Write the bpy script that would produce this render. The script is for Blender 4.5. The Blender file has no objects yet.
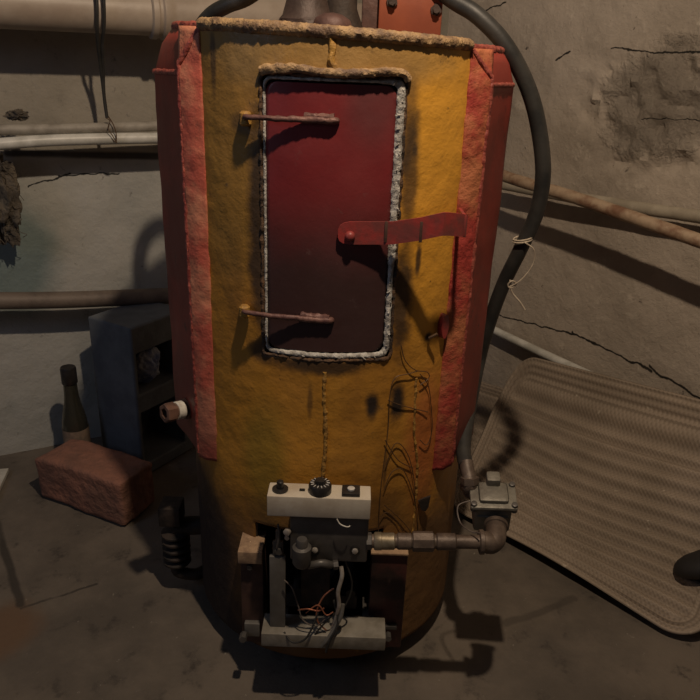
import bpy, bmesh, math, random
from mathutils import Vector, Matrix, noise
random.seed(7)
C = bpy.context.scene.collection
R = math.radians
# ------------------------------------------------------------ camera
H = 1.09; TH = R(22.3); RO = R(2.2); F = 700.0
def ray(px, py):
    u = (px-350)/F; v = (py-350)/F
    c, s = math.cos(RO), math.sin(RO)
    u, v = u*c+v*s, -u*s+v*c
    return Vector((u, math.cos(TH)-v*math.sin(TH), -(math.sin(TH)+v*math.cos(TH))))
def at(px, py, Y):
    r = ray(px, py); k = Y/r.y
    return Vector((r.x*k, Y, H+r.z*k))
def onplane(px, py, p, n, d=0.0):
    r = ray(px, py); p = Vector(p)+Vector(n)*d
    k = (p-Vector((0, 0, H))).dot(Vector(n))/r.dot(Vector(n))
    return Vector((0, 0, H))+r*k
def onfloor(px, py, z=0.0):
    return onplane(px, py, (0, 0, z), (0, 0, 1))
cd = bpy.data.cameras.new('camera'); cam = bpy.data.objects.new('camera', cd); C.objects.link(cam)
cd.sensor_width = 36; cd.lens = 36; cd.clip_start = 0.02
cam.matrix_world = Matrix.Translation((0, 0, H)) @ Matrix.Rotation(R(90)-TH, 4, 'X') @ Matrix.Rotation(RO, 4, 'Z')
bpy.context.scene.camera = cam

# ------------------------------------------------------------ materials
class NT:
    def __init__(s, name, rough=0.6, metal=0.0, spec=0.5):
        s.m = bpy.data.materials.new(name); s.m.use_nodes = True
        s.t = s.m.node_tree; s.b = s.t.nodes['Principled BSDF']
        s.b.inputs['Roughness'].default_value = rough
        s.b.inputs['Metallic'].default_value = metal
        s.b.inputs['Specular IOR Level'].default_value = spec
        s.tc = s.t.nodes.new('ShaderNodeTexCoord'); s.co = s.tc.outputs['Object']
        s.h = None
    def n(s, ty, **kw):
        x = s.t.nodes.new(ty)
        for k, v in kw.items(): setattr(x, k, v)
        return x
    def L(s, a, b): s.t.links.new(a, b)
    def put(s, sock, v):
        if isinstance(v, (int, float, tuple, list)): sock.default_value = v
        else: s.L(v, sock)
    def scaled(s, sc):
        x = s.n('ShaderNodeVectorMath', operation='MULTIPLY'); s.L(s.co, x.inputs[0]); x.inputs[1].default_value = sc
        return x.outputs[0]
    def noise(s, scale, detail=5, rough=0.6, co=None, lo=None, hi=None, dist=0.0):
        x = s.n('ShaderNodeTexNoise'); x.inputs['Scale'].default_value = scale
        x.inputs['Detail'].default_value = detail; x.inputs['Roughness'].default_value = rough
        x.inputs['Distortion'].default_value = dist
        s.L(co or s.co, x.inputs['Vector']); o = x.outputs['Fac']
        return o if lo is None else s.ramp(o, lo, hi)
    def ramp(s, v, lo, hi, a=0.0, b=1.0):
        m = s.n('ShaderNodeMapRange', interpolation_type='SMOOTHSTEP'); s.put(m.inputs['Value'], v)
        m.inputs['From Min'].default_value = lo; m.inputs['From Max'].default_value = hi
        m.inputs['To Min'].default_value = a; m.inputs['To Max'].default_value = b
        return m.outputs['Result']
    def math(s, op, a, b=0.0):
        x = s.n('ShaderNodeMath', operation=op); s.put(x.inputs[0], a); s.put(x.inputs[1], b); return x.outputs[0]
    def mix(s, f, a, b):
        x = s.n('ShaderNodeMix', data_type='RGBA'); s.put(x.inputs[0], f)
        for i, v in ((6, a), (7, b)):
            s.put(x.inputs[i], tuple(v)+(1,) if isinstance(v, (tuple, list)) and len(v) == 3 else v)
        return x.outputs[2]
    def spot(s, c, sc, r0, r1, wob=0.3, ns=18):
        """1 inside an ellipsoidal patch of the surface, ragged edge, 0 outside"""
        a = s.n('ShaderNodeVectorMath', operation='SUBTRACT'); s.L(s.co, a.inputs[0]); a.inputs[1].default_value = c
        b = s.n('ShaderNodeVectorMath', operation='DIVIDE'); s.L(a.outputs[0], b.inputs[0]); b.inputs[1].default_value = sc
        l = s.n('ShaderNodeVectorMath', operation='LENGTH'); s.L(b.outputs[0], l.inputs[0])
        d = s.math('ADD', l.outputs['Value'], s.math('MULTIPLY', s.math('SUBTRACT', s.noise(ns), 0.5), wob*2))
        return s.ramp(d, r0, r1, 1.0, 0.0)
    def axis(s, i):
        x = s.n('ShaderNodeSeparateXYZ'); s.L(s.co, x.inputs[0]); return x.outputs[i]
    def line(s, p, q, w, wob=0.02, ns=9, nrm=None):
        """1 near the segment p-q"""
        p, q = Vector(p), Vector(q); d = (q-p); Ln = d.length; d = d/Ln
        j = s.n('ShaderNodeTexNoise'); j.inputs['Scale'].default_value = ns; j.inputs['Detail'].default_value = 6; s.L(s.co, j.inputs['Vector'])
        jj = s.n('ShaderNodeVectorMath', operation='MULTIPLY_ADD'); s.L(j.outputs['Color'], jj.inputs[0])
        jj.inputs[1].default_value = (wob*2,)*3; jj.inputs[2].default_value = tuple(-p-Vector((wob,)*3))
        a = s.n('ShaderNodeVectorMath', operation='ADD'); s.L(s.co, a.inputs[0]); s.L(jj.outputs[0], a.inputs[1])
        dt = s.n('ShaderNodeVectorMath', operation='DOT_PRODUCT'); s.L(a.outputs[0], dt.inputs[0]); dt.inputs[1].default_value = d
        cl = s.n('ShaderNodeClamp'); s.L(dt.outputs['Value'], cl.inputs[0]); cl.inputs[2].default_value = Ln
        pr = s.n('ShaderNodeVectorMath', operation='SCALE'); pr.inputs[0].default_value = d; s.L(cl.outputs[0], pr.inputs['Scale'])
        e = s.n('ShaderNodeVectorMath', operation='SUBTRACT'); s.L(a.outputs[0], e.inputs[0]); s.L(pr.outputs[0], e.inputs[1])
        if nrm is not None:      # measure in the plane of the wall
            c_ = s.n('ShaderNodeVectorMath', operation='CROSS_PRODUCT'); s.L(e.outputs[0], c_.inputs[0]); c_.inputs[1].default_value = tuple(nrm); e = c_
        l = s.n('ShaderNodeVectorMath', operation='LENGTH'); s.L(e.outputs[0], l.inputs[0])
        return s.ramp(l.outputs['Value'], w*0.4, w, 1.0, 0.0)
    def bump(s, h, strength=0.5, dist=0.01):
        b = s.n('ShaderNodeBump'); b.inputs['Strength'].default_value = strength; b.inputs['Distance'].default_value = dist
        s.L(h, b.inputs['Height'])
        if s.h: s.L(s.h, b.inputs['Normal'])
        s.h = b.outputs[0]; s.L(s.h, s.b.inputs['Normal'])
    def col(s, c): s.put(s.b.inputs['Base Color'], tuple(c)+(1,) if isinstance(c, (tuple, list)) and len(c) == 3 else c)
    def rough(s, v): s.put(s.b.inputs['Roughness'], v)
def simple(name, a, b, scale=20, rough=0.6, metal=0.0, bump=0.3, bs=80, bd=0.002, lo=0.35, hi=0.65, spec=0.5):
    t = NT(name, rough, metal, spec); t.col(t.mix(t.noise(scale, lo=lo, hi=hi), a, b))
    if bump: t.bump(t.noise(bs, 4), bump, bd)
    return t.m
M = {}
# ------------------------------------------------------------ mesh helpers
def catmull(pts, n=8, closed=False):
    P = [Vector(p) for p in pts]; out = []
    N = len(P); rng = range(N if closed else N-1)
    for i in rng:
        if closed: a, b, c, d = P[(i-1) % N], P[i], P[(i+1) % N], P[(i+2) % N]
        else: a, b, c, d = P[max(i-1, 0)], P[i], P[i+1], P[min(i+2, N-1)]
        for k in range(n):
            t = k/n
            out.append(0.5*((2*b)+(c-a)*t+(2*a-5*b+4*c-d)*t*t+(3*b-a-3*c+d)*t**3))
    if not closed: out.append(P[-1])
    return out
def resample(P, step, closed=False):
    P = [Vector(p) for p in P]
    if closed: P = P+[P[0]]
    L = [0]
    for a, b in zip(P, P[1:]): L.append(L[-1]+(b-a).length)
    n = max(2, int(L[-1]/step)); out = []; j = 0
    for k in range(n if closed else n+1):
        s = L[-1]*k/n
        while j < len(P)-2 and L[j+1] < s: j += 1
        sp = L[j+1]-L[j]; t = (s-L[j])/sp if sp > 1e-9 else 0
        out.append(P[j].lerp(P[j+1], t))
    return out
def tube(bm, pts, r, seg=12, closed=False, wob=0.0, ws=60, flat=None):
    P = [Vector(p) for p in pts]; n = len(P); rings = []; up = None
    for i, p in enumerate(P):
        a = P[(i-1) % n] if closed or i else p; b = P[(i+1) % n] if closed or i < n-1 else p
        t = (b-a).normalized()
        if up is None:
            up = Vector((0, 0, 1)) if abs(t.z) < .9 else Vector((1, 0, 0))
        up = (up-t*up.dot(t)).normalized(); sd = t.cross(up)
        rr = r(i/(n-1)) if callable(r) else r
        ring = []
        for k in range(seg):
            an = 2*math.pi*k/seg
            off = (up*math.cos(an)+sd*math.sin(an))
            q = rr
            if wob: q = rr*(1+wob*noise.noise((p+off*rr)*ws)+wob*.6*noise.noise((p+off*rr)*ws*2.7))
            v = off*q
            if flat: v = Vector((v.x*flat[0], v.y*flat[1], v.z*flat[2]))
            ring.append(bm.verts.new(p+v))
        rings.append(ring)
    m = n if closed else n-1
    for i in range(m):
        A, B = rings[i], rings[(i+1) % n]
        for k in range(seg):
            bm.faces.new((A[k], A[(k+1) % seg], B[(k+1) % seg], B[k]))
    if not closed:
        bm.faces.new(list(reversed(rings[0]))); bm.faces.new(rings[-1])
    return bm
def box(bm, lo, hi, bevel=0.0, mat=None):
    lo, hi = Vector(lo), Vector(hi); vs = []
    r = bmesh.ops.create_cube(bm, size=1.0); vs = r['verts']
    for v in vs:
        v.co = Vector(((lo[i]+hi[i])/2+v.co[i]*(hi[i]-lo[i])) for i in range(3))
    if bevel:
        es = list({e for v in vs for e in v.link_edges})
        g = bmesh.ops.bevel(bm, geom=es, offset=bevel, segments=2, profile=.6, affect='EDGES')
        vs = list({v for f in g['faces'] for v in f.verts} | {v for v in vs if v.is_valid})
    if mat: bmesh.ops.transform(bm, matrix=mat, verts=vs)
    return bm
def lathe(bm, prof, o, axis, seg=20):
    """prof: (distance along axis, radius)"""
    o = Vector(o); ax = Vector(axis).normalized()
    u = ax.orthogonal().normalized(); w = ax.cross(u); rings = []
    for h, r in prof:
        rings.append([bm.verts.new(o+ax*h+(u*math.cos(2*math.pi*k/seg)+w*math.sin(2*math.pi*k/seg))*max(r, 1e-4)) for k in range(seg)])
    for A, B in zip(rings, rings[1:]):
        for k in range(seg): bm.faces.new((A[k], A[(k+1) % seg], B[(k+1) % seg], B[k]))
    bm.faces.new(list(reversed(rings[0]))); bm.faces.new(rings[-1])
    return bm
def obj(name, bm, mat, parent=None, smooth=True, angle=40):
    bmesh.ops.recalc_face_normals(bm, faces=bm.faces)
    if parent is not None and (parent.name == 'boiler' or (parent.parent and parent.parent.name == 'boiler')):
        for v in bm.verts:      # the shell's top rim is cut a little slanting: its left side stands higher
            k = min(1, max(0, (v.co.z-1.068)/.05))
            if k: v.co.z += k*max(-.1, min(1.3, (.13-v.co.x)/.36))*.014
    if parent is not None:
        w = Vector(parent.location)
        if parent.parent: w += Vector(parent.parent.location)
        bmesh.ops.translate(bm, verts=bm.verts, vec=-w)
    me = bpy.data.meshes.new(name); bm.to_mesh(me); bm.free()
    o = bpy.data.objects.new(name, me); C.objects.link(o)
    me.materials.append(M[mat] if isinstance(mat, str) else mat)
    if smooth:
        for p in me.polygons: p.use_smooth = True
        bm2 = bmesh.new(); bm2.from_mesh(me)
        for e in bm2.edges:
            if len(e.link_faces) == 2 and e.calc_face_angle(0) > R(angle): e.smooth = False
        bm2.to_mesh(me); bm2.free()
    if parent is not None: o.parent = parent
    return o
def thing(name, loc, label, cat, group=None):
    o = bpy.data.objects.new(name, None); C.objects.link(o); o.location = loc; o.empty_display_size = .05
    return tag(o, label, cat, group)
def tag(o, label, cat, group=None):
    o['label'] = label; o['category'] = cat
    if group: o['group'] = group
    return o
def N(): return bmesh.new()
def single(name, bm, mat, base, label, cat, group=None, **kw):
    """a thing that is one mesh, origin at base"""
    bmesh.ops.translate(bm, verts=bm.verts, vec=-Vector(base))
    o = obj(name, bm, mat, None, **kw); o.location = base
    return tag(o, label, cat, group)
def fbm(p, s, oct=4):
    v = 0; a = 1
    for i in range(oct):
        v += a*noise.noise(Vector(p)*s); s *= 2.1; a *= .5
    return v

# ------------------------------------------------------------ room planes
LP = Vector((-.98, 1.76, 0)); LD = Vector((.883, .469, 0)).normalized(); LN = Vector((LD.y, -LD.x, 0))
RP = Vector((.926, 1.518, 0)); RD = Vector((-.588, .809, 0)).normalized(); RN = Vector((-RD.y, RD.x, 0))
if RN.x > 0: RN = -RN
def wl(px, py, d=0.0): return onplane(px, py, LP, LN, d)
def wr(px, py, d=0.0): return onplane(px, py, RP, RN, d)

# ---- wall and floor materials
t = NT('whitewashed_wall_paint', .85)
g = t.mix(t.noise(3.5, 8, .65, lo=.35, hi=.65), (.40, .365, .30), (.29, .265, .215))
g = t.mix(t.noise(28, 6, .7, lo=.6, hi=.75), g, (.14, .13, .11))
lowz = wl(80, 153).z
zz_ = t.math('ADD', t.axis(2), t.math('MULTIPLY', t.noise(9, 4), .012))
g = t.mix(t.ramp(zz_, lowz-.004, lowz+.008, 1, 0), t.mix(.35, g, (.20, .17, .13)), t.mix(t.noise(2.5, 5, .6, lo=.4, hi=.65), (.46, .45, .41), (.33, .335, .31)))
g = t.mix(t.noise(30, 6, .7, lo=.62, hi=.76), g, (.14, .13, .11))
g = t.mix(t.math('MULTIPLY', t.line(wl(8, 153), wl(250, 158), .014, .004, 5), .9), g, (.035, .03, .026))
g = t.mix(t.spot(tuple(wl(10, 260)), (.14, .14, .2), .5, 1.1, .35, 6), g, (.19, .24, .23))
ck = t.line(wl(28, 188), wl(70, 173), .003, .012, 25, LN)
ck = t.math('MAXIMUM', ck, t.line(wl(58, 176), wl(120, 174), .003, .012, 25, LN))
g = t.mix(ck, g, (.02, .02, .02))

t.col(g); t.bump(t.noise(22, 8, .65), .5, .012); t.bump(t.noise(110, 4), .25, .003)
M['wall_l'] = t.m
t = NT('bare_concrete_wall', .9)
g = t.mix(t.noise(2.6, 8, .65, lo=.35, hi=.68), (.48, .41, .335), (.33, .28, .225))
g = t.mix(t.noise(16, 7, .7, lo=.55, hi=.75), g, (.56, .49, .40))
g = t.mix(t.noise(38, 5, .7, lo=.64, hi=.74), g, (.09, .075, .06))
sp = t.spot(tuple(wr(655, 105)), (.16, .22, .16), .5, 1.0, .6, 9)
g = t.mix(t.math('MULTIPLY', sp, t.noise(55, 7, .8, lo=.58, hi=.68)), g, (.27, .24, .19))
ck = t.line(wr(485, 312), wr(575, 335), .0035, .012, 22, RN)
for a, b, w in [((572, 333), (650, 372), .009), ((648, 368), (705, 402), .009), ((612, 48), (700, 55), .006), ((470, 18), (505, 2), .006),
                ((640, 118), (700, 121), .003), ((556, 60), (570, 52), .006), ((495, 190), (700, 280), .0)]:
    if w: ck = t.math('MAXIMUM', ck, t.line(wr(*a), wr(*b), w*.5, .014, 22, RN))
g = t.mix(ck, g, (.02, .016, .012))
t.col(g); t.bump(t.noise(16, 8, .7), .6, .014); t.bump(t.noise(90, 5), .35, .004); t.bump(t.math('MULTIPLY', sp, t.noise(42, 7, .75)), .9, .03)
M['wall_r'] = t.m
t = NT('dirty_concrete_floor', .88)
g = t.mix(t.noise(3.2, 8, .65, lo=.35, hi=.65), (.165, .135, .105), (.10, .083, .066))
g = t.mix(t.noise(13, 7, .7, lo=.55, hi=.72), g, (.055, .045, .037))
g = t.mix(t.noise(60, 5, .7, lo=.66, hi=.74), g, (.30, .27, .22))
g = t.mix(t.spot(tuple(onfloor(5, 630)), (.08, .1, .1), .4, 1.1, .4, 12), g, (.14, .085, .05))
ck = t.line(onfloor(22, 607), onfloor(96, 583), .006, .008, 20)
ck = t.math('MAXIMUM', ck, t.line(onfloor(-4, 520), onfloor(20, 604), .013, .008, 14))
g = t.mix(t.math('MULTIPLY', ck, .8), g, (.03, .025, .02))
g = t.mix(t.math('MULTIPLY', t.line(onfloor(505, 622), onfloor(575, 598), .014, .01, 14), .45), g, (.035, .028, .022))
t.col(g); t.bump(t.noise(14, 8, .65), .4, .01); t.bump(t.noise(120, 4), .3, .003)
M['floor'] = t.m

# ---- paint and metal materials (object space = boiler's base centre)
AX = Vector((-.037, 1.267, 0)); RB = .268; Z0 = .05; Z1 = 1.12
def loc(p): return tuple(Vector(p)-AX)
def onb(px, py, r=RB):
    """point of the boiler's round shell seen at a pixel"""
    d = ray(px, py); o = Vector((0, 0, H))-AX
    a = d.x**2+d.y**2; b = 2*(o.x*d.x+o.y*d.y); c = o.x**2+o.y**2-r*r
    D = max(b*b-4*a*c, 0); k = (-b-math.sqrt(D))/(2*a)
    return Vector((0, 0, H))+d*k
t = NT('ochre_brushed_paint', .5, 0, .45)
streak = t.noise(5, 6, .6, co=t.scaled((3.0, 3.0, .5)), lo=.3, hi=.7)
g = t.mix(streak, (.49, .235, .032), (.30, .135, .024))
g = t.mix(t.noise(4, 4, .5, lo=.35, hi=.65), g, (.58, .27, .035))
g = t.mix(t.spot(loc(onb(440, 150)), (.07, .3, .35), .4, 1.2, .25, 6), g, (.74, .36, .04))  # lamplit upper right: brighter sheen painted into the ochre
g = t.mix(t.math('MULTIPLY', t.spot(loc(onb(225, 110)), (.09, .3, .28), .5, 1.2, .35, 8), .5), g, (.24, .16, .04))  # upper left away from the lamp, painted darker olive
g = t.mix(t.math('MULTIPLY', t.spot(loc(onb(330, 55)), (.2, .3, .05), .5, 1.2, .35, 14), .7), g, (.30, .20, .08))
g = t.mix(t.math('MULTIPLY', t.spot(loc(onb(265, 460)), (.05, .1, .12), .4, 1.2, .4, 9), .45), g, (.13, .15, .02))
g = t.mix(t.math('MULTIPLY', t.spot(loc(onb(425, 440)), (.045, .1, .16), .3, 1.1, .45, 10), .65), g, (.50, .13, .04))
g = t.mix(t.noise(26, 7, .7, lo=.62, hi=.74), g, (.17, .10, .035))
# soot and rust; the lower left patches also hold painted shade
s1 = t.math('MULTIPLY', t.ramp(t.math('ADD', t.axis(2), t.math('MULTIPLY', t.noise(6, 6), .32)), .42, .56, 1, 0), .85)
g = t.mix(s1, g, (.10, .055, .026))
g = t.mix(t.math('MULTIPLY', t.spot(loc(onb(205, 590)), (.15, .4, .30), .6, 1.1, .4, 9), .98), g, (.022, .014, .012))  # soot, blackened further to paint in the shade of the left side
g = t.mix(t.math('MULTIPLY', t.spot(loc(onb(203, 525)), (.10, .2, .22), .5, 1.1, .45, 10), .95), g, (.026, .016, .013))  # higher up the left side: soot plus painted shade
grime = s1
g = t.mix(t.math('MULTIPLY', t.spot(loc(onb(330, 520)), (.20, .3, .06), .4, 1.15, .45, 9), .6), g, (.10, .055, .022))
for q, sc, k in [((258, 230), (.022, .05, .24), .9), ((262, 350), (.03, .05, .03), .8), ((402, 300), (.024, .05, .12), .9), ((408, 130), (.018, .05, .08), .7), ((325, 366), (.11, .05, .022), .9),
                 ((372, 406), (.014, .05, .034), 1.), ((397, 402), (.017, .05, .045), 1.), ((410, 175), (.016, .05, .11), .75), ((418, 262), (.006, .05, .035), .9),
                 ((415, 150), (.006, .05, .012), .8), ((240, 122), (.02, .05, .02), .6), ((428, 337), (.008, .05, .01), .9), ((310, 400), (.006, .05, .04), .6),
                 ((213, 60), (.006, .05, .06), .7), ((385, 470), (.004, .05, .05), .6)]:
    g = t.mix(t.math('MULTIPLY', t.spot(loc(onb(*q)), sc, .35, 1.1, .45, 40), k), g, (.035, .024, .018))
g = t.mix(t.noise(75, 4, .6, lo=.70, hi=.76), g, (.07, .045, .02))
t.col(g); t.rough(t.math('MAXIMUM', t.ramp(t.noise(12, 5), .3, .7, .40, .66), grime))
t.bump(t.noise(14, 4, .5), .35, .008); t.bump(t.noise(60, 6, .65), .45, .004)
M['ochre'] = t.m
def paint(name, a, b, dark, rough=.45, bs=50, b1=.5, bd=.004, zd=None):
    t = NT(name, rough, 0, .45)
    g = t.mix(t.noise(9 if 'primer' in name else 7, 6, .65, lo=.4, hi=.6), a, b)
    g = t.mix(t.noise(24, 7, .7, lo=.58, hi=.72), g, dark)
    if zd: g = t.mix(t.math('MULTIPLY', t.ramp(t.math('ADD', t.axis(2), t.math('MULTIPLY', t.noise(7, 5), .2)), zd[0], zd[1], 1, 0), zd[2]), g, dark)
    t.col(g); t.bump(t.noise(bs, 6, .65), b1, bd); return t.m
M['red_side'] = paint('dark_red_enamel', (.30, .035, .022), (.20, .026, .018), (.07, .018, .014), .48, 30, .25, .004, (.5, .7, .6))
M['salmon'] = paint('salmon_red_primer', (.60, .24, .14), (.46, .10, .065), (.20, .055, .04), .6, 40, .6, .006, (.5, .72, .75))
M['red_strip'] = paint('bright_red_primer', (.40, .05, .038), (.50, .17, .075), (.15, .03, .025), .6, 45, .7, .007, (.45, .7, .5))
t = NT('red_door_enamel', .42, 0, .5)
g = t.mix(t.noise(6, 6, .6, lo=.3, hi=.7), (.25, .027, .028), (.18, .024, .027))
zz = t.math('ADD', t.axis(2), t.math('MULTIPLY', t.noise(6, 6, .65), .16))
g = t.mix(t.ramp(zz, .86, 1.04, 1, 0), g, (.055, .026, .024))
g = t.mix(t.math('MULTIPLY', t.spot(loc(onb(375, 100)), (.05, .1, .08), .3, 1.2, .4, 9), .6), g, (.10, .04, .04))
g = t.mix(t.math('MULTIPLY', t.noise(40, 7, .75, lo=.6, hi=.75), .5), g, (.16, .11, .10))
t.col(g); t.rough(t.ramp(t.noise(9, 5), .3, .7, .34, .6)); t.bump(t.noise(70, 5), .25, .002)
M['door'] = t.m
M['rope'] = simple('white_asbestos_rope', (.62, .60, .55), (.30, .28, .25), 90, .95, 0, .9, 160, .004)
M['weld_ochre'] = simple('ochre_painted_weld', (.46, .25, .05), (.30, .16, .04), 60, .6, 0, .7, 160, .004)
M['weld_black'] = simple('charred_steel_edge', (.03, .022, .017), (.13, .07, .035), 70, .8, 0, .8, 120, .005)
M['weld_top'] = simple('brown_ochre_weld', (.42, .27, .13), (.15, .09, .055), 45, .6, 0, .8, 150, .005)
M['weld_red'] = simple('red_painted_weld', (.40, .10, .07), (.24, .045, .035), 60, .5, 0, .7, 140, .004)
M['rod'] = simple('rusty_purple_rod', (.18, .09, .072), (.11, .05, .045), 60, .55, .2, .5, 150, .002)
M['strap'] = simple('red_painted_strap', (.36, .045, .04), (.19, .05, .045), 30, .45, 0, .3, 90, .002)
M['fitting'] = simple('rusty_fitting', (.22, .12, .085), (.11, .06, .045), 50, .55, .3, .4, 120, .002)
M['tape'] = simple('white_thread_tape', (.75, .72, .64), (.5, .46, .4), 80, .8)
M['blackmetal'] = simple('sooty_black_metal', (.018, .015, .013), (.05, .035, .027), 30, .7, .2, .5, 90, .003)
M['plate'] = simple('rust_brown_plate', (.12, .065, .048), (.055, .03, .026), 18, .55, .2, .3, 70, .002)
M['maroon'] = simple('sooty_maroon_plate', (.085, .028, .024), (.03, .018, .016), 16, .45, .2, .3, 70, .002)
M['beigetab'] = simple('beige_bent_tab', (.42, .28, .17), (.25, .16, .10), 40, .6)
M['panel'] = simple('cream_panel_paint', (.60, .54, .44), (.48, .41, .32), 22, .45, 0, .15, 90, .001)
M['blackplastic'] = simple('black_plastic', (.014, .013, .013), (.03, .027, .025), 30, .35, 0, .1)
M['greyknob'] = simple('pale_button', (.62, .6, .56), (.5, .48, .44), 50, .4, 0, 0)
M['cast'] = simple('dark_grey_cast_metal', (.125, .115, .105), (.085, .078, .072), 25, .42, .25, .3, 120, .001)
M['greybar'] = simple('grey_painted_bar', (.19, .18, .165), (.13, .12, .105), 22, .5, .2, .25, 70, .001)
M['lightbar'] = simple('pale_grey_bar', (.30, .275, .23), (.19, .17, .135), 22, .5, .1, .25, 70, .001)
M['chrome'] = simple('worn_bright_steel', (.62, .58, .52), (.4, .35, .3), 50, .35, .45, .15)
M['brass'] = simple('dull_brass_collar', (.34, .29, .21), (.22, .18, .12), 50, .5, .6, .2)
M['pipe_brown'] = simple('brown_painted_pipe', (.155, .115, .088), (.09, .065, .05), 40, .5, .25, .4, 110, .002)
M['regulator'] = simple('grey_regulator_casting', (.24, .225, .185), (.15, .135, .11), 30, .5, .3, .4, 120, .002)
M['hose'] = simple('black_rubber_hose', (.022, .022, .021), (.04, .038, .034), 25, .5, 0, .3, 120, .001)
M['cord'] = simple('black_cord', (.015, .014, .013), (.03, .028, .025), 30, .7, 0, .2)
M['copper'] = simple('copper_wire', (.55, .22, .12), (.35, .13, .08), 60, .4, .6, 0)
M['greywire'] = simple('grey_wire', (.16, .13, .11), (.08, .06, .05), 60, .6, 0, 0)
M['thinwire'] = simple('thin_dark_wire', (.09, .05, .025), (.14, .08, .04), 60, .5, .3, 0)
M['string'] = simple('cream_string', (.55, .47, .36), (.4, .33, .25), 90, .9, 0, .3)
M['whitepipe'] = simple('white_painted_pipe', (.68, .67, .62), (.45, .44, .39), 14, .4, 0, .2, 60, .002)
M['greypipe'] = simple('dusty_grey_pipe', (.36, .33, .28), (.22, .195, .16), 16, .6, 0, .4, 70, .003)
M['pvc'] = simple('dirty_beige_plastic_pipe', (.44, .37, .30), (.32, .255, .20), 6, .45, 0, .2, 40, .003)
M['rustpipe'] = simple('rusty_beige_pipe', (.42, .31, .21), (.21, .11, .065), 16, .6, .1, .5, 60, .003, .42, .66)
M['palepipe'] = simple('pale_dusty_pipe', (.40, .35, .27), (.28, .24, .18), 12, .7, 0, .4, 60, .003)
M['brownpipe'] = simple('brown_grey_pipe', (.19, .15, .12), (.11, .085, .07), 12, .6, .1, .4, 60, .003)
M['brick'] = simple('red_clay_brick', (.30, .135, .09), (.20, .10, .07), 14, .9, 0, 1.0, 45, .008)
M['block'] = simple('blue_grey_painted_block', (.155, .17, .185), (.105, .115, .128), 9, .8, 0, .5, 60, .004)
M['bag'] = simple('pale_plastic_bag', (.42, .44, .46), (.12, .17, .34), 16, .4, 0, .5, 30, .006)
M['orange'] = simple('orange_red_enamel', (.30, .075, .032), (.22, .055, .028), 8, .45, 0, .2, 50, .002)
M['castbrown'] = simple('dark_brown_casting', (.07, .045, .037), (.04, .026, .02), 26, .6, .2, .5, 80, .003)
M['castred'] = simple('red_brown_casting', (.12, .06, .048), (.07, .036, .03), 26, .6, .1, .5, 80, .003)
M['clump'] = simple('grey_brown_fibre', (.14, .115, .085), (.06, .05, .04), 30, .95, 0, 1., 60, .012)
M['whiteboard'] = simple('white_board', (.62, .60, .53), (.48, .45, .39), 10, .6, 0, .1)
M['form_black'] = simple('matte_black', (.012, .011, .011), (.02, .018, .017), 20, .6, 0, .2)
t = NT('smoky_bottle_glass', .08); t.col((.20, .19, .15)); t.b.inputs['Transmission Weight'].default_value = .85; t.b.inputs['IOR'].default_value = 1.45
M['glass'] = t.m
M['label'] = simple('faded_paper_label', (.28, .20, .14), (.16, .12, .09), 30, .8, 0, .1)
# mat material: u,v stored as attribute
t = NT('ribbed_beige_mat', .8)
uv = t.n('ShaderNodeUVMap'); uv.uv_map = 'uv'
sx = t.n('ShaderNodeSeparateXYZ'); t.L(uv.outputs[0], sx.inputs[0])
wv = t.math('SINE', t.math('MULTIPLY', sx.outputs[0], 2*math.pi/.011))
wz = t.math('SINE', t.math('MULTIPLY', sx.outputs[1], 2*math.pi/.0123))
weave = t.math('MULTIPLY', wv, wz)
g = t.mix(t.noise(5, 6, .6, lo=.3, hi=.7), (.37, .295, .225), (.27, .215, .16))
g = t.mix(t.noise(45, 5, .7, lo=.62, hi=.72), g, (.52, .44, .34))
g = t.mix(t.ramp(weave, -.9, .3, .30, 0), g, (.15, .115, .08))
rb = t.math('COSINE', t.math('MULTIPLY', sx.outputs[1], 2*math.pi/.037))
g = t.mix(t.ramp(rb, -1, .2, .38, 0), g, (.17, .13, .095))
t.col(g); t.bump(weave, .22, .003)
M['mat'] = t.m

# ------------------------------------------------------------ setting
def struct(o, nm=None):
    o['kind'] = 'structure'; return o
def wall(name, P, D, Nn, s0, s1, h, mat, disp):
    bm = N(); nx = int((s1-s0)/.012); nz = int(h/.012); g = []
    for j in range(nz+1):
        row = []
        for i in range(nx+1):
            p = P+D*(s0+(s1-s0)*i/nx)+Vector((0, 0, -.02+(h+.02)*j/nz))
            row.append(bm.verts.new(p+Nn*disp(p)))
        g.append(row)
    for j in range(nz):
        for i in range(nx): bm.faces.new((g[j][i], g[j][i+1], g[j+1][i+1], g[j+1][i]))
    o = obj(name, bm, mat); o['kind'] = 'structure'
    so = o.modifiers.new('thickness', 'SOLIDIFY'); so.thickness = .1; so.offset = -1
    return o
spc = wr(655, 105)
def dr(p):
    v = .006*fbm(p, 3)+.0022*fbm(p, 14)
    q = p-spc; d = math.sqrt((q.x/.2)**2+(q.y/.26)**2+(q.z/.17)**2)+.5*noise.noise(p*9)
    m = max(0, min(1, (1.05-d)/.35))
    v += m*(-.004+.020*fbm(p, 22, 4))
    return v-.004
def dl(p): return .004*fbm(p, 3)+.0016*fbm(p, 16)-.004
corner_s = ((RP-LP).cross(RD)).z/((LD.cross(RD)).z)
wall('wall_left', LP, LD, LN, -1.0, corner_s+.02, 2.2, 'wall_l', dl)
cr = (LP+LD*corner_s-RP).dot(RD)
wall('wall_right', RP, RD, RN, -1.3, cr+.02, 2.2, 'wall_r', dr)
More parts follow.
